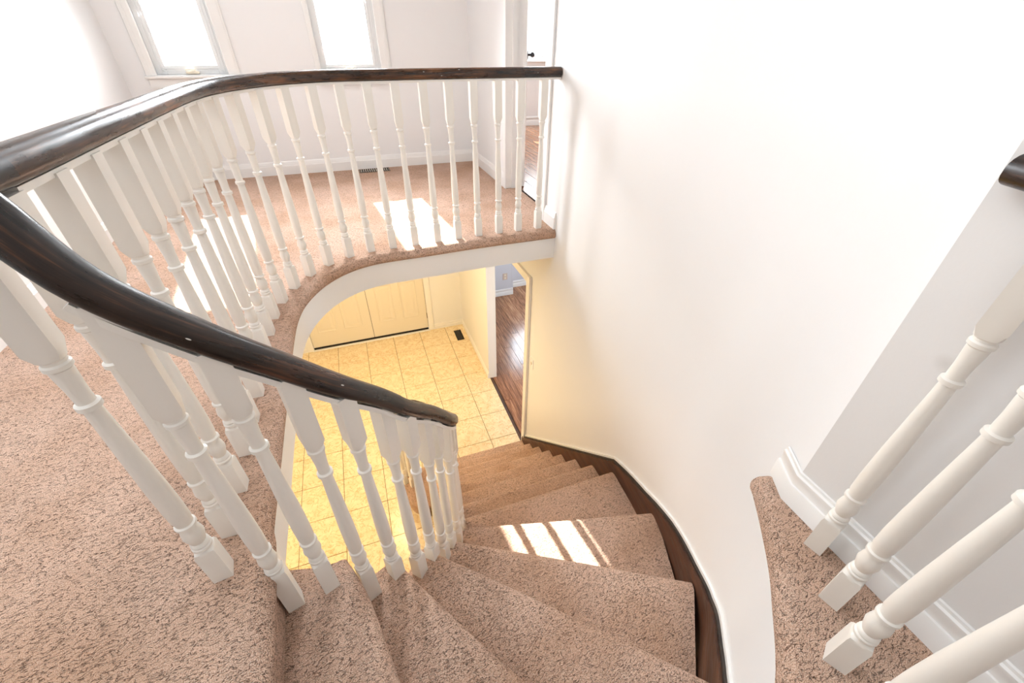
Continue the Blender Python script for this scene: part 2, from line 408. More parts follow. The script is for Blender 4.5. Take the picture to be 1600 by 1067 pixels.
wall_x('wall_right', WX, WX2, 1.36, 5.66, LO, CE, [(2.73,3.50,0.0,2.05),(2.938,4.21,LO,-0.62)], M['wall'], label='tall white stairwell wall with a doorway at each storey')
cw = wallstrip(WALLC[4:iu+1], LO, CE, 0.10)
cw.obj('wall_right_curve', M['wall'], smooth=50, kind='structure', label='white wall curving round the stairwell')
cl = wallstrip(WALLC[iu:], LO, -0.052, 0.10)
cl.obj('wall_back_curve', M['wall'], smooth=50, kind='structure', label='white curved wall below the gallery edge')
wall_x('wall_hall', 0.982, 1.10, -3.0, 0.397, 0.0, CE, [], M['hallwall_shaded'], label='hall wall with shade put into its tone, beside the narrow carpet ledge')
W1 = (-1.285, -0.775, 0.79, 1.97); W2 = (-0.095, 0.425, 0.79, 1.97)
wall_y('wall_front', 4.54, 4.66, -1.60, WX, 0.0, CE, [W1, W2], M['wall'], label='white landing wall with two narrow casement windows')
wall_x('wall_left', -1.60, -1.50, -3.0, 4.54, 0.0, CE, [], M['wall'], label='white wall on the left side of the landing')
wall_y('wall_back', -3.1, -3.0, -1.60, 1.10, 0.0, CE, [], M['wall'], label='white wall behind the gallery')
MB().box((-1.65,-3.1,CE),(1.33,4.70,CE+0.1)).obj('ceiling_upper', M['ceil'], kind='structure', label='white ceiling over the landing')
# lower foyer shell
DX0, DX1 = -1.036, 0.663
wall_y('wall_front_lower', 5.65, 5.80, -2.70, WX, LO, -0.20, [(DX0-0.02, DX1+0.02, LO, LO+2.06)], M['wall'], label='cream foyer wall around the double entrance door')
wall_x('wall_left_lower', -2.70, -2.60, -0.40, 5.65, LO, -0.20, [], M['wall'], label='left wall of the lower foyer')
wall_y('wall_back_lower', -0.40, -0.30, -2.60, 1.22, LO, -0.20, [], M['wall'], label='wall behind the stair at the lower storey')
# room beyond, upper: wood floor, front wall with window
W3 = (1.95, 3.35, 0.80, 2.05)
wall_y('wall_front_bedroom', 6.38, 6.50, 1.22, 4.6, -0.1, CE, [W3], M['wall'], label='front wall of the room beyond the doorway')
wall_x('wall_right_bedroom', 4.6, 4.7, 1.0, 6.5, -0.1, CE, [], M['wall'], label='far side wall of the room beyond')
wall_y('wall_back_bedroom', 1.0, 1.1, 1.33, 4.6, -0.1, CE, [], M['wall'], label='near wall of the room beyond')
wall_x('wall_left_bedroom', 1.22, 1.33, 5.66, 6.5, -0.1, CE, [], M['wall'], label='side wall of the room beyond')
wall_y('wall_outer_landing', 4.66, 4.70, 1.215, 1.22, -0.1, CE, [], M['wall'], label='landing wall corner')
MB().box((1.22,1.0,CE),(4.7,6.5,CE+0.1)).obj('ceiling_bedroom', M['ceil'], kind='structure', label='ceiling of the room beyond')
# room beyond, lower
MB().box((1.22,5.80,LO),(1.40,6.45,-0.16)).box((1.4,6.31,LO),(2.2985,6.31+0.1,-0.16)).box((2.33,6.55,LO),(4.6,6.65,-0.16)).box((2.30,6.31,LO),(2.33,6.65,-0.16)).obj('wall_front_study', paint('grey_blue_paint', (0.62,0.63,0.68), 0.7), kind='structure', label='pale grey wall of the lower room with a small jog')
bpy.data.objects['wall_front_study'].data  # noqa
wall_x('wall_right_study', 4.6, 4.7, 1.0, 6.65, LO, -0.16, [], M['wall'], label='far side wall of the lower room')
wall_y('wall_back_study', 1.0, 1.1, 1.33, 4.6, LO, -0.16, [], M['wall'], label='near wall of the lower room')
MB().box((1.33,1.0,-0.16),(4.7,6.65,-0.02)).obj('ceiling_study', M['ceil'], kind='structure', label='ceiling of the lower room')

# ------------------------------------------------------------------ lower floors: tiles and planks as pieces
S = 0.4064; TX0 = -2.75083*S; TY0 = 11.7878*S
fb = MB().box((-2.6,-0.3,LO-0.05),(1.25,5.66,LO-0.006)).obj('floor_foyer', M['grout'], kind='structure', label='cream marbled square tile floor of the foyer')
tcache = {}
def add_tile(x0, x1, y0, y1):
    g = 0.0026; key = (round(x1-x0,4), round(y1-y0,4))
    if key not in tcache:
        a, b = key
        tcache[key] = MB().box((g,g,-0.012),(a-g,b-g,0), 0.001).mesh('floor_tile', M['tile'])
    o = bpy.data.objects.new('floor_tile', tcache[key]); C.objects.link(o); o.parent = fb; o.location = (x0, y0, LO)
for i in range(-3, 7):
    for j in range(-3, 14):
        x0, x1 = TX0+i*S, TX0+(i+1)*S; y1, y0 = TY0-(j)*S, TY0-(j+1)*S
        x0c, x1c = max(x0,-2.6), min(x1,1.240); y0c, y1c = max(y0,-0.3), min(y1,5.648)
        if x1c-x0c > 0.01 and y1c-y0c > 0.01: add_tile(x0c, x1c, y0c, y1c)
def plank_floor(name, x0, x1, y0, y1, z, ang, label, n_w=0.118, ln=1.2):
    base = MB().box((x0,y0,z-0.06),(x1,y1,z-0.006)).obj(name, M['subfloor'], kind='structure', label=label)
    ca, sa = math.cos(ang), math.sin(ang); cx, cy = (x0+x1)/2, (y0+y1)/2
    me = MB().box((-ln/2+0.001,-n_w/2+0.001,-0.01),(ln/2-0.001,n_w/2-0.001,0), 0.0015).mesh('floor_plank', M['plank'])
    half = 0.5*math.hypot(x1-x0, y1-y0)
    for r in range(-40, 41):
        for c in range(-6, 7):
            u = c*ln + (r*0.37 % 1)*ln; v = r*n_w
            px, py = cx+u*ca-v*sa, cy+u*sa+v*ca
            ex = abs(ca)*ln/2+abs(sa)*n_w/2; ey = abs(sa)*ln/2+abs(ca)*n_w/2
            if px-ex < x0-0.001 or px+ex > x1+0.001 or py-ey < y0-0.001 or py+ey > y1+0.001:
                # clip
                a0 = max(px-ex,x0); a1 = min(px+ex,x1); b0 = max(py-ey,y0); b1 = min(py+ey,y1)
                if a1-a0 < 0.02 or b1-b0 < 0.02: continue
                if abs(ca) < 0.5: m2 = MB().box((-(b1-b0)/2+0.001,-(a1-a0)/2+0.001,-0.01),((b1-b0)/2-0.001,(a1-a0)/2-0.001,0),0.0015).mesh('floor_plank', M['plank'])
                else: m2 = MB().box((-(a1-a0)/2+0.001,-(b1-b0)/2+0.001,-0.01),((a1-a0)/2-0.001,(b1-b0)/2-0.001,0),0.0015).mesh('floor_plank', M['plank'])
                o = bpy.data.objects.new('floor_plank', m2); o.location = ((a0+a1)/2,(b0+b1)/2,z)
            else:
                o = bpy.data.objects.new('floor_plank', me); o.location = (px,py,z)
            C.objects.link(o); o.rotation_euler = (0,0,ang); o.parent = base
plank_floor('floor_study', 1.262, 3.3, 2.2, 6.55, LO, PI/2, 'reddish brown laminate planks of the lower room')
plank_floor('floor_bedroom', 1.31, 3.6, 2.2, 6.38, 0.0, PI/2, 'reddish brown laminate planks of the upstairs room')
MB().box((1.239,2.9,LO-0.04),(1.263,5.66,LO+0.004)).obj('trim_2', M['stringer'], kind='structure', label='dark strip between foyer tiles and laminate')

# ------------------------------------------------------------------ baseboards and casings
def bb(name, path, z, side, label, h=1.0): return baseboard(path, z, side, h).obj(name, M['trim'], smooth=30, kind='structure', label=label)
bb('baseboard_front', [(-1.50,4.54),(1.22,4.54)], 0, -1, 'white baseboard along the landing window wall')
bb('baseboard_right', [(1.22,4.54),(1.22,3.50)], 0, -1, 'white baseboard beside the landing doorway')
bb('baseboard_right_near', [(1.22,2.66),(1.22,2.49)], 0, -1, 'short white baseboard at the carpet edge')
bb('baseboard_left', [(-1.50,-3.0),(-1.50,4.54)], 0, -1, 'white baseboard along the left landing wall')
hp = [(1.024,0.474),(0.982,0.397),(0.982,-3.0)]
def mitre_board(path, z, side, name, label):
    P = [Vector((x,y)) for x,y in path]; rows = []
    for i, p in enumerate(P):
        d1 = (P[i]-P[i-1]).normalized() if i > 0 else None
        d2 = (P[i+1]-P[i]).normalized() if i < len(P)-1 else None
        n1 = Vector((-d1.y,d1.x)) if d1 else None; n2 = Vector((-d2.y,d2.x)) if d2 else None
        n = n1 or n2
        if d1 and d2:
            n = (n1+n2); n = n / (n.dot(n1))
        rows.append([(p.x+n.x*side*a, p.y+n.y*side*a, z+b) for a, b in BASEPROF])
    mb = MB().grid(rows, True); k = len(BASEPROF)
    mb.f.append(tuple(range(k))); mb.f.append(tuple((len(P)-1)*k+q for q in reversed(range(k))))
    return mb.obj(name, M['trim'], smooth=30, kind='structure', label=label)
BASEPROF = [(0,0.0),(0.014,0.0),(0.014,0.062),(0.012,0.066),(0.008,0.068),(0.008,0.092),(0.010,0.096),(0.010,0.104),(0.005,0.108),(0.005,0.116),(0,0.118)]
mitre_board(hp, 0.0, -1, 'baseboard_hall', 'white baseboard turning the hall wall corner')
bb('baseboard_front_lower', [(DX1+0.09,5.65),(1.22,5.65)], LO, -1, 'cream baseboard right of the entrance door', 0.8)
bb('baseboard_front_lower_left', [(-2.6,5.65),(DX0-0.09,5.65)], LO, -1, 'cream baseboard left of the entrance door', 0.8)
bb('baseboard_right_lower', [(1.22,5.65),(1.22,4.21)], LO, -1, 'cream baseboard along the foyer side wall', 0.8)
bb('baseboard_study', [(1.37,6.31),(2.33,6.31)], LO, -1, 'white baseboard below the outlet', 1.1)
bb('baseboard_study_right', [(2.33,6.55),(4.6,6.55)], LO, -1, 'white baseboard of the lower room past the jog', 1.1)
bb('baseboard_bedroom', [(1.33,6.38),(4.6,6.38)], 0, -1, 'white baseboard of the room beyond', 1.0)
# upstairs doorway casings and jambs
c = MB()
c.box((1.204,3.50,0),(WX,3.52,2.12)).box((1.204,2.66,0),(WX,2.73,2.12),0.003).box((1.205,2.731,2.05),(WX,3.499,2.12),0.003)
c.box((1.205,3.482,0),(1.345,3.50,2.05)).box((1.205,2.73,0),(1.345,2.748,2.05)).box((1.205,2.748,2.032),(1.345,3.482,2.05))
c.box((1.26,3.470,0),(1.30,3.482,2.032)).box((1.26,2.748,0),(1.30,2.76,2.032))
c.obj('trim_3', M['trim'], kind='structure', label='white casing and jambs of the upstairs doorway')
# lower opening casing (near jamb and head)
c = MB()
c.box((1.202,2.850,LO),(WX,2.938,-0.54),0.004).box((1.196,2.850,LO),(1.2015,2.868,-0.54)).box((1.203,2.9385,-0.62),(WX,4.21,-0.541),0.004).box((1.1965,2.869,-0.558),(1.2025,4.21,-0.54))
c.box((WX,2.938,LO),(1.34,2.952,-0.62)).box((WX,2.9525,-0.635),(1.34,4.21,-0.62))
c.obj('trim_4', M['trim'], kind='structure', label='cream casing of the lower opening beside the stair foot')

# ------------------------------------------------------------------ windows
def window(name, hole, y, gx0, gx1, gz0, cas, label, crank=True):
    x0, x1, z0, z1 = hole
    e = empty(name, ((x0+x1)/2, y, z0), label=label, kind='structure')
    a, b, apron = cas
    f = MB()
    f.box((a,y-0.018,z0-0.005),(x0+0.01,y,z1+0.07),0.004).box((x1-0.01,y-0.018,z0-0.005),(b,y,z1+0.07),0.004).box((x0+0.0105,y-0.017,z1),(x1-0.0105,y,z1+0.07),0.004)
    f.box((a+0.015,y-0.024,z0-0.005),(a+0.03,y-0.01,z1+0.05)).box((b-0.03,y-0.024,z0-0.005),(b-0.015,y-0.01,z1+0.05))
    f.obj('casing', M['trim'], e)
    MB().box((a-0.01,y-0.045,z0-0.022),(b+0.01,y+0.02,z0-0.004),0.004).obj('sill', M['trim'], e)
    MB().box((a,y-0.018,apron),(b,y,z0-0.022),0.004).box((a,y-0.024,apron),(b,y-0.018,apron+0.012)).obj('apron', M['trim'], e)
    s = MB(); ya, yb = y+0.035, y+0.075
    s.box((x0,ya,z0),(gx0,yb,z1),0.004).box((gx1,ya,z0),(x1,yb,z1),0.004).box((gx0,ya,z0),(gx1,yb,gz0),0.004).box((gx0,ya,z1-0.06),(gx1,yb,z1),0.004)
    for q in (0.45, 0.72):   # profile steps of the sash
        xa = x0+(gx0-x0)*q; xb = x1-(x1-gx1)*q
        s.box((xa-0.004,ya-0.008,z0+0.01),(xa+0.004,ya+0.002,z1-0.01)).box((xb-0.004,ya-0.008,z0+0.01),(xb+0.004,ya+0.002,z1-0.01))
        s.box((xa,ya-0.008,z0+(gz0-z0)*q-0.004),(xb,ya+0.002,z0+(gz0-z0)*q+0.004))
    s.obj('sash', M['vinyl'], e)
    MB().box((gx0,y+0.05,gz0),(gx1,y+0.054,z1-0.06)).obj('glass_pane', M['glass'], e)
    if crank:
        cx = (gx0+gx1)/2
        h = MB().box((cx-0.045,y-0.004,z0+0.004),(cx+0.045,y+0.034,z0+0.022),0.005)
        h.tube([(cx+0.02,y+0.008,z0+0.02),(cx+0.02,y+0.0,z0+0.034),(cx-0.03,y-0.004,z0+0.036),(cx-0.04,y-0.004,z0+0.030)], 0.005, 8)
        h.obj('crank_handle', M['ivory'], e, smooth=40)
        l = MB().box((x1-0.065 if name=='window_1' else x0+0.045,y+0.024,z0+0.12),(x1-0.05 if name=='window_1' else x0+0.06,y+0.036,z0+0.19),0.003)
        l.obj('latch', M['vinyl'], e)
window('window_1', W1, 4.54, -1.215, -0.855, 0.85, (-1.345,-0.70,0.705), 'left narrow white casement window on the landing')
window('window_2', W2, 4.54, -0.030, 0.350, 0.85, (-0.125,0.50,0.705), 'second narrow white casement window, above the floor register')
window('window_4', (2.38, 3.05, LO+0.75, LO+1.90), 6.55, 2.44, 2.99, LO+0.82, (2.335,3.12,LO+0.62), 'window of the lower room beyond the foyer', crank=False)
window('window_3', W3, 6.38, 2.05, 3.25, 0.87, (1.88,3.42,0.72), 'bright window of the room beyond the doorway', crank=False)

# ------------------------------------------------------------------ doors
def door_leaf(name, x0, x1, y, z0, z1, label, knob_side):
    e = empty(name, ((x0+x1)/2, y, z0), label=label, kind='structure')
    m = MB().box((x0,y,z0),(x1,y+0.044,z1)); wd = x1-x0
    m.obj('door_slab', M['door'], e)
    px = [(x0+0.115, x0+wd/2-0.05), (x0+wd/2+0.05, x1-0.115)]
    for a, b in px:
        for c0, c1 in ((0.24,0.86),(1.02,1.58),(1.70,1.90)):
            p = MB(); za, zb = z0+c0, z0+c1
            # raised moulding ring and fielded panel
            rings = [(0.0,0.001),(0.005,-0.005),(0.013,-0.006),(0.022,-0.0012),(0.045,-0.0012),(0.068,-0.006)]
            rws = [[(a+i,y+d,za+i),(b-i,y+d,za+i),(b-i,y+d,zb-i),(a+i,y+d,zb-i)] for i, d in rings]
            p.grid(rws, True); n = len(p.v); p.f.append((n-4,n-3,n-2,n-1))
            p.obj('door_panel', M['door'], e)
    return e
mid = -0.165
door_leaf('door_1', DX0, mid-0.003, 5.665, LO+0.042, LO+2.04, 'left leaf of the cream panelled double entrance door', 1)
d2 = door_leaf('door_2', mid+0.003, DX1, 5.665, LO+0.042, LO+2.04, 'right leaf of the cream panelled double entrance door', -1)
for z in (LO+0.22,):
    MB().box((DX1-0.004,5.655,z),(DX1+0.008,5.668,z+0.09)).obj('hinge', M['bronze'], d2)
MB().box((DX0,5.656,LO+0.012),(DX1,5.70,LO+0.041)).box((mid-0.02,5.685,LO+0.041),(mid+0.02,5.72,LO+2.06)).box((DX0-0.004,5.69,LO+0.04),(DX0+0.01,5.72,LO+2.06)).box((DX1-0.01,5.69,LO+0.04),(DX1+0.004,5.72,LO+2.06)).obj('door_sweep_light_stop', M['black'], d2, label='black sweep of the entrance doors, with dark strips added to close the light gaps')  # sweep, plus black strips added behind the leaf gaps to stop light leaking
MB().box((DX0-0.02,5.62,LO),(DX1+0.02,5.80,LO+0.012),0.003).obj('trim_5', M['trim'], kind='structure', label='pale threshold under the entrance doors')
c = MB().box((DX0-0.09,5.632,LO),(DX0-0.006,5.65,LO+2.13),0.004).box((DX1+0.006,5.632,LO),(DX1+0.09,5.65,LO+2.13),0.004).box((DX0-0.09,5.632,LO+2.05),(DX1+0.09,5.65,LO+2.13),0.004)
c.box((DX0-0.03,5.65,LO+0.012),(DX0-0.004,5.72,LO+2.05)).box((DX1+0.004,5.65,LO+0.012),(DX1+0.03,5.72,LO+2.05))
c.obj('trim_6', M['trim'], kind='structure', label='cream casing round the double entrance door')
# open bedroom door, seen edge-on
e = empty('door_3', (1.35,3.49,0), label='white bedroom door swung open, seen edge on', kind='structure')
hx, hy = 1.352, 3.478; dr = Vector((0.405,1.0,0)).normalized(); nr = Vector((dr.y,-dr.x,0))
mm = Vector((hx,hy,0)) + dr*0.37
MB().obox((mm.x,mm.y), dr, 0.74, 0.036, 0.012, 2.03).obj('door_slab', M['trim'], e)
kp = Vector((hx,hy,0.93)) + dr*0.69
k_ = MB().tube([kp+nr*0.018, kp+nr*0.045, kp+nr*0.05, kp+nr*0.065, kp+nr*0.078], [0.009,0.009,0.018,0.021,0.010], 12)
k_.tube([kp+nr*0.017, kp+nr*0.023],[0.03,0.03],14)
k_.obj('door_knob', M['steel'], e, smooth=40)

# ------------------------------------------------------------------ staircase
stair = empty('staircase', (0.7, 1.6, LO), label='carpeted winding staircase with dark stringer curving down to the foyer', cat='staircase')
NOSE = {0: [(-0.376,0.78),(-0.367,0.60),(-0.361,0.42),(-0.354,0.1),(-0.350,-0.19)],
 1: [(-0.243,0.770),(-0.206,0.690),(-0.178,0.607),(-0.150,0.49),(-0.128,0.40),(-0.08,0.15),(-0.03,-0.185)],
 2: [(-0.116,0.826),(-0.055,0.720),(0.019,0.603),(0.10,0.475),(0.194,0.341),(0.33,0.13),(0.44,-0.06)],
 3: [(-0.020,0.945),(0.063,0.868),(0.25,0.695),(0.441,0.513),(0.60,0.362),(0.765,0.200)],
 4: [(0.060,1.068),(0.136,1.028),(0.36,0.902),(0.593,0.771),(0.80,0.652),(1.016,0.530)],
 5: [(0.112,1.222),(0.30,1.170),(0.657,1.075),(0.90,1.013),(1.164,0.946)],
 6: [(0.130,1.369),(0.5,1.369),(0.85,1.369),(1.190,1.369)]}
for k in range(7, 15):
    yy = 1.369 + (k-6)*0.2183 if k < 14 else 3.4
    NOSE[k] = [(0.130,yy),(0.5,yy),(0.85,yy),(1.190,yy)]
def resample(p, n):
    P = catmull([(a,b,0) for a,b in p], 8) if len(p) > 4 else [Vector((a,b,0)) for a,b in p]
    L = [0]
    for a, b in zip(P, P[1:]): L.append(L[-1]+(b-a).length)
    out = []; j = 0
    for i in range(n):
        s = L[-1]*i/(n-1)
        while j < len(P)-2 and L[j+1] < s: j += 1
        t = (s-L[j])/max(1e-9, L[j+1]-L[j]); out.append(P[j].lerp(P[j+1], t))
    return out
NS = 25
def tread(k):
    F = resample(NOSE[k], NS); B = resample(NOSE[k-1], NS); z = -k*RZ; zb = z - RZ
    mb = MB(); rows = []
    r = 0.046
    for i in range(NS):
        f, b = F[i], B[i]
        t = (F[min(i+1,NS-1)]-F[max(i-1,0)]).normalized(); inn = Vector((t.y,-t.x,0))   # back towards the upper side
        if inn.dot(b-f) < 0: inn = -inn
        # inner end rounds over a little
        drop = 0.010*max(0, 1-i/1.5)
        row = []
        fr = f + inn*0.0
        row.append(f+inn*0.035+Vector((0,0,zb+0.002)))
        row.append(f+inn*0.030+Vector((0,0,z-0.060)))
        row.append(f+inn*0.012+Vector((0,0,z-0.052)))
        row.append(f+inn*0.000+Vector((0,0,z-0.036)))
        for q in range(1, 5):
            a = PI/2*q/4; row.append(f+inn*(r*(1-math.cos(a)))+Vector((0,0,z-0.036+(0.036-drop)*math.sin(a))))
        g = f + inn*r; h = b + (b-f).normalized()*0.034
        for q in range(1, 5):
            row.append(Vector((g.x+(h.x-g.x)*q/4, g.y+(h.y-g.y)*q/4, z-drop)))
        row.append(Vector((h.x, h.y, zb+0.002)))
        rows.append(row)
    mb.grid(rows, True); n = len(rows[0])
    mb.f.append(tuple(range(n))); mb.f.append(tuple((NS-1)*n+q for q in reversed(range(n))))
    return mb.obj('carpeted_step', M['carpet'], stair, smooth=50)
for k in range(1, 13): tread(k)
# bottom step with rounded curtail end
def curtail():
    z = -13*RZ; k = 13; yF = 1.369+7*0.2183; yB = 1.369+6*0.2183+0.034
    ell = [(0.06+0.19*math.cos(a), 2.665+0.235*math.sin(a)) for a in [math.radians(q) for q in range(98, 278, 9)]]
    out = [(1.19,yF),(0.12,yF)] + ell + [(0.10,2.43),(0.13,yB),(1.19,yB)]
    mb = MB(); rows = []
    for d, dz in ((0.030,LO+0.002),(0.026,z-0.06),(0.010,z-0.05),(0,z-0.032),(0.004,z-0.014),(0.012,z-0.004),(0.028,z)):
        q = offset(out, d); q[0] = (1.19,q[1][1]); q[-1] = (1.19, out[-1][1]); rows.append([(x,y,dz) for x,y in q])
    mb.grid(rows); mb.poly([(a,b) for a,b,_ in rows[-1]], z, True)
    mb.obj('carpeted_step', M['carpet'], stair, smooth=50)
curtail()
# outer dark stringer that follows the wall
def path_len(P):
    L = [0]
    for a, b in zip(P, P[1:]): L.append(L[-1]+math.hypot(b[0]-a[0], b[1]-a[1]))
    return L
wallp = [(1.22,2.90),(1.22,2.6),(1.22,2.2),(1.22,1.8)] + WALLC
ctrl = [(2.90,-2.52),(2.83,-2.452),(1.387,-1.117),(1.047,-0.985),(0.785,-0.848),(0.561,-0.762),(0.408,-0.687),(0.275,-0.586),(0.174,-0.521),(0.06,-0.42),(-0.05,-0.30),(-0.14,-0.18),(-0.19,-0.06),(-0.21,0.0)]
def ztop(x, y):
    if x < 0.3: return -0.16 + (0.3-x)*0.12
    for (a,za),(b,zb) in zip(ctrl, ctrl[1:]):
        if b <= y <= a: return za+(zb-za)*(a-y)/(a-b+1e-9)
    return ctrl[0][1]
def zlow(x, y): return max(LO+0.003, ztop(x,y)-0.34)
def strip(name, t0, t1, za, zb, mat):
    mb = MB(); P = [wallp[0]]
    for a, b in zip(wallp, wallp[1:]):
        n = max(1, int(math.hypot(b[0]-a[0], b[1]-a[1])/0.03))
        for q in range(1, n+1): P.append((a[0]+(b[0]-a[0])*q/n, a[1]+(b[1]-a[1])*q/n))
    A = offset(P, -t0); Bq = offset(P, -t1); rows = []
    for p, a, b in zip(P, A, Bq):
        zt = ztop(*p); zl = zlow(*p)
        lo = zl if za is None else zt+za; hi = zt+zb
        rows.append([(*a,lo),(*a,hi),(*b,hi),(*b,lo)])
    mb.grid(rows, True); n = len(rows); mb.f.append((0,1,2,3)); mb.f.append(tuple((n-1)*4+q for q in (3,2,1,0)))
    return mb.obj(name, mat, stair, smooth=40)
strip('outer_stringer', 0.001, 0.028, None, -0.004, M['stringer'])
strip('stringer_cap', 0.001, 0.020, -0.004, 0.012, M['capblack'])
strip('wall_bead', 0.0005, 0.011, 0.013, 0.030, M['trim'])
# inner white stringer below the open ends
INN = c2([(-0.345,0.735),(-0.235,0.752),(-0.110,0.808),(-0.010,0.925),(0.070,1.060),(0.122,1.215),(0.142,1.369),(0.145,1.8),(0.145,2.3),(0.145,2.55)], 5)
def inner():
    mb = MB(); rows = []; Q = offset(INN, -0.03)
    for (x,y),(x2,y2) in zip(INN, Q):
        # height of the nosing line here
        best = 0
        ends = [NOSE[k][0] for k in range(0,14)]
        bz = None
        for k in range(13):
            (ax,ay),(bx,by) = ends[k], ends[k+1]
            L2 = (bx-ax)**2+(by-ay)**2; t = ((x-ax)*(bx-ax)+(y-ay)*(by-ay))/L2; tc = min(1,max(0,t))
            d = math.hypot(ax+(bx-ax)*tc-x, ay+(by-ay)*tc-y)
            if bz is None or d < best: best = d; bz = -(k+tc)*RZ
        rows.append([(x,y,max(LO+0.01,bz-0.46)),(x,y,bz-0.215),(x2,y2,bz-0.215),(x2,y2,max(LO+0.01,bz-0.46))])
    mb.grid(rows, True); n = len(rows); mb.f.append((0,1,2,3)); mb.f.append(tuple((n-1)*4+q for q in (3,2,1,0)))
    mb.obj('inner_stringer', M['trim'], stair, smooth=40)
inner()

# ------------------------------------------------------------------ balusters
def baluster_mesh(h, dz=0.0, w=0.041):
    q = w/2
    pr = [(0,q,1),(0.108+dz,q,1),(0.116+dz,q*0.97,0.7),(0.121+dz,0.0165,0),(0.125+dz,0.0205,0),(0.131+dz,0.0205,0),(0.134+dz,0.0175,0),(0.138+dz,0.0195,0),(0.143+dz,0.0185,0),
          (0.147+dz,0.0150,0),(0.156+dz,0.0178,0),(0.172+dz,0.0215,0),(0.188+dz,0.0195,0),(0.200+dz,0.0150,0),(0.204+dz,0.0155,0),(0.207+dz,0.0205,0),(0.214+dz,0.0205,0),(0.217+dz,0.0165,0),(0.223+dz,0.0165,0),
          (0.232+dz,0.0188,0),(0.27+dz,0.0196,0),(0.34+dz,0.0190,0),(0.44+dz,0.0165,0),(0.53+dz,0.0138,0),(0.556+dz,0.0132,0),(0.559+dz,0.0180,0),(0.568+dz,0.0180,0),(0.571+dz,0.0132,0),(0.60+dz,0.0138,0),
          (0.632+dz,0.0160,0),(0.640+dz,0.0160,0),(0.643+dz,0.0192,0),(0.650+dz,0.0192,0),(0.653+dz,0.0165,0),(0.658+dz,0.0165,0),(0.661+dz,0.0190,0.15),(0.680+dz,q,1),(h,q,1)]
    n = 24; mb = MB(); rows = []
    for z, r, s in pr:
        row = []
        for k in range(n):
            a = 2*PI*k/n; cx, cy = math.cos(a), math.sin(a); m = max(abs(cx), abs(cy))
            row.append(((cx*(1-s)+cx/m*s)*r, (cy*(1-s)+cy/m*s)*r, z))
        rows.append(row)
    mb.grid(rows, True); L = len(rows)
    mb.f.append(tuple(reversed(range(n)))); mb.f.append(tuple((L-1)*n+k for k in range(n)))
    return mb.mesh('baluster', M['white'], 32)
def add_baluster(me, x, y, z, rot, parent):
    o = bpy.data.objects.new('baluster', me); C.objects.link(o); o.parent = parent
    o.location = (x-parent.location.x, y-parent.location.y, z-parent.location.z); o.rotation_euler = (0,0,rot); return o
RAILPROF = []
for k in range(24):
    a = 2*PI*k/24 + PI/24
    cx, sy = math.cos(a), math.sin(a)
    x = 0.0295*math.copysign(abs(cx)**0.85, cx); yv = (0.026 if sy > 0 else 0.024)*math.copysign(abs(sy)**(0.95 if sy > 0 else 0.55), sy)
    RAILPROF.append((x, yv))
FILLET = [(-0.017,-0.007),(0.017,-0.007),(0.017,0.004),(-0.017,0.004)]
# upper landing balustrade
lb = empty('landing_balustrade', (-0.2,2.3,0), label='white turned balusters under dark rail curving along the landing edge', cat='balustrade')
mu = baluster_mesh(0.868)
for i, (x, y) in enumerate(BAL[:-1]):
    a = BAL[max(i-1,0)]; b = BAL[i+1]
    add_baluster(mu, x, y, 0, math.atan2(b[1]-a[1], b[0]-a[0]), lb)
add_baluster(baluster_mesh(0.855), BAL[-1][0], BAL[-1][1], 0, 0.15, lb)
RH = 0.897
up = [(1.215,2.560,RH),(1.118,2.560,RH)] + [(x,y,RH) for x,y in BAL[1:-2]] + [(-0.479,0.83,RH)]
UPP = catmull(up, 4)
TURN = [(-0.479,0.83,RH),(-0.479,0.775,0.897),(-0.474,0.728,0.893),(-0.456,0.694,0.905),(-0.425,0.676,0.890),(-0.371,0.672,0.777),(-0.281,0.690,0.659),(-0.197,0.727,0.547),(-0.118,0.770,0.437),(-0.045,0.838,0.317),(0.020,0.905,0.194),(0.092,1.003,0.058),(0.150,1.090,-0.078),(0.180,1.180,-0.180),(0.190,1.30,-0.295),(0.190,1.6,-0.556),(0.190,2.0,-0.917),(0.190,2.40,-1.278),(0.192,2.58,-1.43),(0.188,2.70,-1.525),(0.160,2.81,-1.60),(0.09,2.90,-1.64),(-0.01,2.91,-1.655),(-0.085,2.86,-1.66),(-0.105,2.78,-1.66),(-0.07,2.71,-1.66),(-0.005,2.705,-1.66),(0.02,2.76,-1.66)]
TURNP = catmull(TURN, 6)
rail_obj(UPP, RAILPROF, lb, 'rail_worn', label='dark stained level handrail')
sweep([(p.x,p.y,p.z-0.028) for p in UPP], FILLET).obj('rail_fillet', M['white'], lb, smooth=30)
# stair balustrade
sb = empty('stair_balustrade', (0.19,1.8,LO), label='steep dark handrail on white turned balusters winding down the stair', cat='balustrade')
isp = min(range(len(TURNP)), key=lambda i: (TURNP[i]-Vector((-0.010,0.872,0.262))).length)
rail_obj(TURNP[:isp+1], RAILPROF, sb)
rail_obj([TURNP[isp].lerp(TURNP[isp+1], 0.06)]+TURNP[isp+1:], [(a*0.96,b*0.96) for a,b in RAILPROF], sb, label='lower dark handrail length ending in a volute')
FP = [p for p in TURNP[30:]]
rows = []
def fillet_path(P):
    out = []
    for i, p in enumerate(P):
        t = (P[min(i+1,len(P)-1)]-P[max(i-1,0)]).normalized(); h = Vector((t.x,t.y,0)).normalized()
        side = Vector((-h.y,h.x,0)); u = -t.cross(side)
        if u.z < 0: u = -u
        out.append(p-u*0.029)
    return out
sweep(fillet_path(FP), FILLET).obj('rail_fillet', M['white'], sb, smooth=30)
def rail_z(x, y):
    best = min(TURNP, key=lambda p: (p.x-x)**2+(p.y-y)**2); return best.z
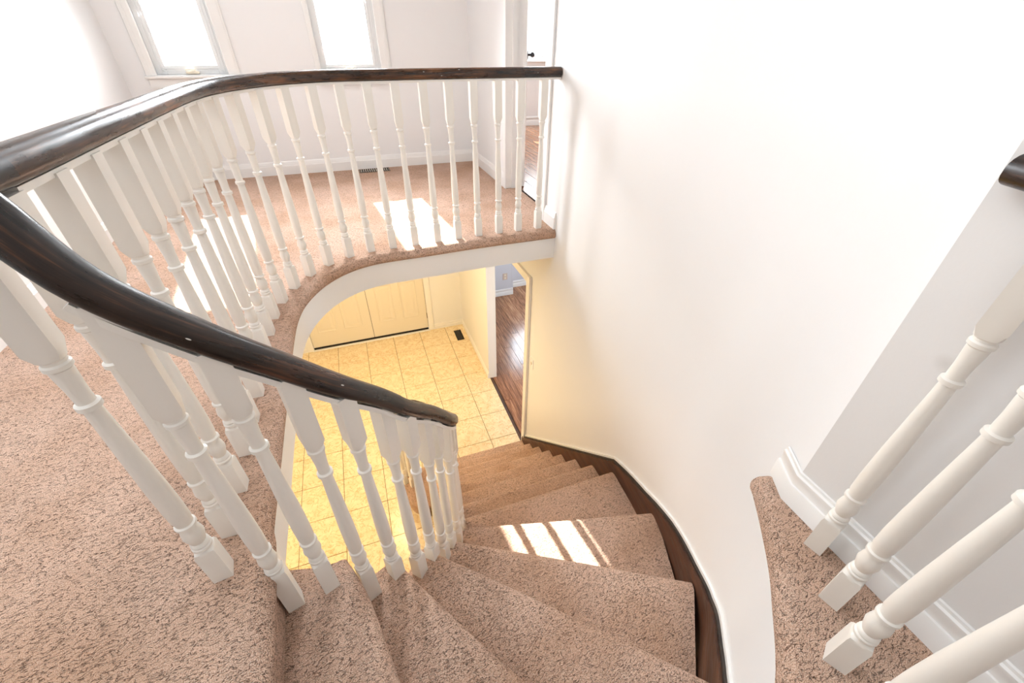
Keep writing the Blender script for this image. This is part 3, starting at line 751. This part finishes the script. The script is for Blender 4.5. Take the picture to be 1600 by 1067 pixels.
ST = [(1,-0.371,0.676,0.06,0.25),(1,-0.281,0.693,0.02,0.35),(2,-0.197,0.730,0.05,0.42),(2,-0.118,0.768,-0.02,0.55),(3,-0.049,0.843,0.01,0.80),(3,0.008,0.890,-0.04,0.85),(4,0.055,0.965,0.0,0.95),(4,0.095,1.020,-0.04,1.0),(5,0.142,1.120,0.0,1.2),(5,0.168,1.195,-0.05,1.35)]
for k in range(6, 13):
    y0 = NOSE[k-1][0][1] if k > 6 else 1.222; y1 = NOSE[k][0][1]
    ST.append((k,0.190,y1-0.155 if k > 6 else 1.285,0.02,PI/2)); ST.append((k,0.190,y1-0.045,-0.05,PI/2))
for k, x, y, dz, rot in ST:
    zt = -k*RZ; h = rail_z(x,y)-0.022-zt
    add_baluster(baluster_mesh(h, dz), x, y, zt, rot, sb)
for x, y in ((-0.070,2.840),(-0.095,2.755),(-0.035,2.70),(0.045,2.872),(0.015,2.77)):
    add_baluster(baluster_mesh(-1.68+13*RZ, 0.0, 0.041 if y != 2.77 else 0.05), x, y, -13*RZ, 0.4, sb)
# gallery balustrade on the narrow right-hand strip
gb = empty('gallery_balustrade', (0.8,0.1,0), label='white turned balusters beside the hall wall and baseboard', cat='balustrade')
GB = [(0.940,0.266),(0.862,0.159),(0.762,0.070),(0.655,-0.015),(0.54,-0.085),(0.415,-0.145),(0.28,-0.19),(0.14,-0.225),(0.0,-0.24)]
for i, (x, y) in enumerate(GB):
    rot = [0.25, 0.24, 0.5, 0.7, 0.5, 0.4, 0.3, 0.2, 0.05][i]
    add_baluster(mu, x, y, 0, rot, gb)
GR = catmull([(0.974,0.372,RH),(0.955,0.320,RH),(0.938,0.266,RH)] + [(x,y,RH) for x,y in GB[1:]] + [(-0.3,-0.25,RH),(-0.6,-0.25,RH)], 6)
rail_obj(GR, RAILPROF, gb)
sweep([(p.x,p.y,p.z-0.028) for p in GR[12:]], FILLET).obj('rail_fillet', M['white'], gb, smooth=30)

# ------------------------------------------------------------------ small things
v = empty('floor_register', (0.2,4.45,0), label='slotted bronze floor register in landing carpet below second window', cat='floor vent')
MB().box((0.06,4.375,0.0005),(0.345,4.51,0.004),0.001).obj('frame', M['bronze'], v)
g = MB()
for i in range(13): g.box((0.080+i*0.0195,4.39,0.004),(0.085+i*0.0195,4.495,0.0060))
g.obj('grille', M['ivory'], v)
MB().box((0.075,4.388,0.0041),(0.33,4.497,0.0048)).obj('slot_backing', M['black'], v)
v = empty('floor_register', (1.08,5.35,LO), label='black floor register on foyer tiles in the corner beside the entrance', cat='floor vent')
MB().box((1.028,5.215,LO+0.0005),(1.138,5.490,LO+0.005),0.001).obj('frame', M['black'], v)
g = MB()
for i in range(16): g.box((1.045,5.232+i*0.0155,LO+0.005),(1.121,5.236+i*0.0155,LO+0.0075))
g.obj('grille', M['steel'], v)
v = empty('light_switch', (1.22,2.77,-1.376), label='small ivory switch plate on the lower stairwell wall', cat='light switch')
MB().box((1.214,2.735,-1.435),(1.22,2.805,-1.32),0.002).obj('plate', M['wall'], v)
MB().box((1.209,2.762,-1.392),(1.215,2.778,-1.362),0.002).obj('toggle', M['ivory'], v)
v = empty('power_outlet', (2.177,6.31,-2.373), label='brown duplex outlet on the grey wall seen through the lower opening', cat='power outlet')
MB().box((2.135,6.303,-2.435),(2.220,6.31,-2.31),0.002).obj('plate', M['beige'], v)
o_ = MB()
for z in (-2.400,-2.345): o_.box((2.160,6.299,z-0.018),(2.195,6.304,z+0.018),0.003)
o_.obj('socket', M['ivory'], v)
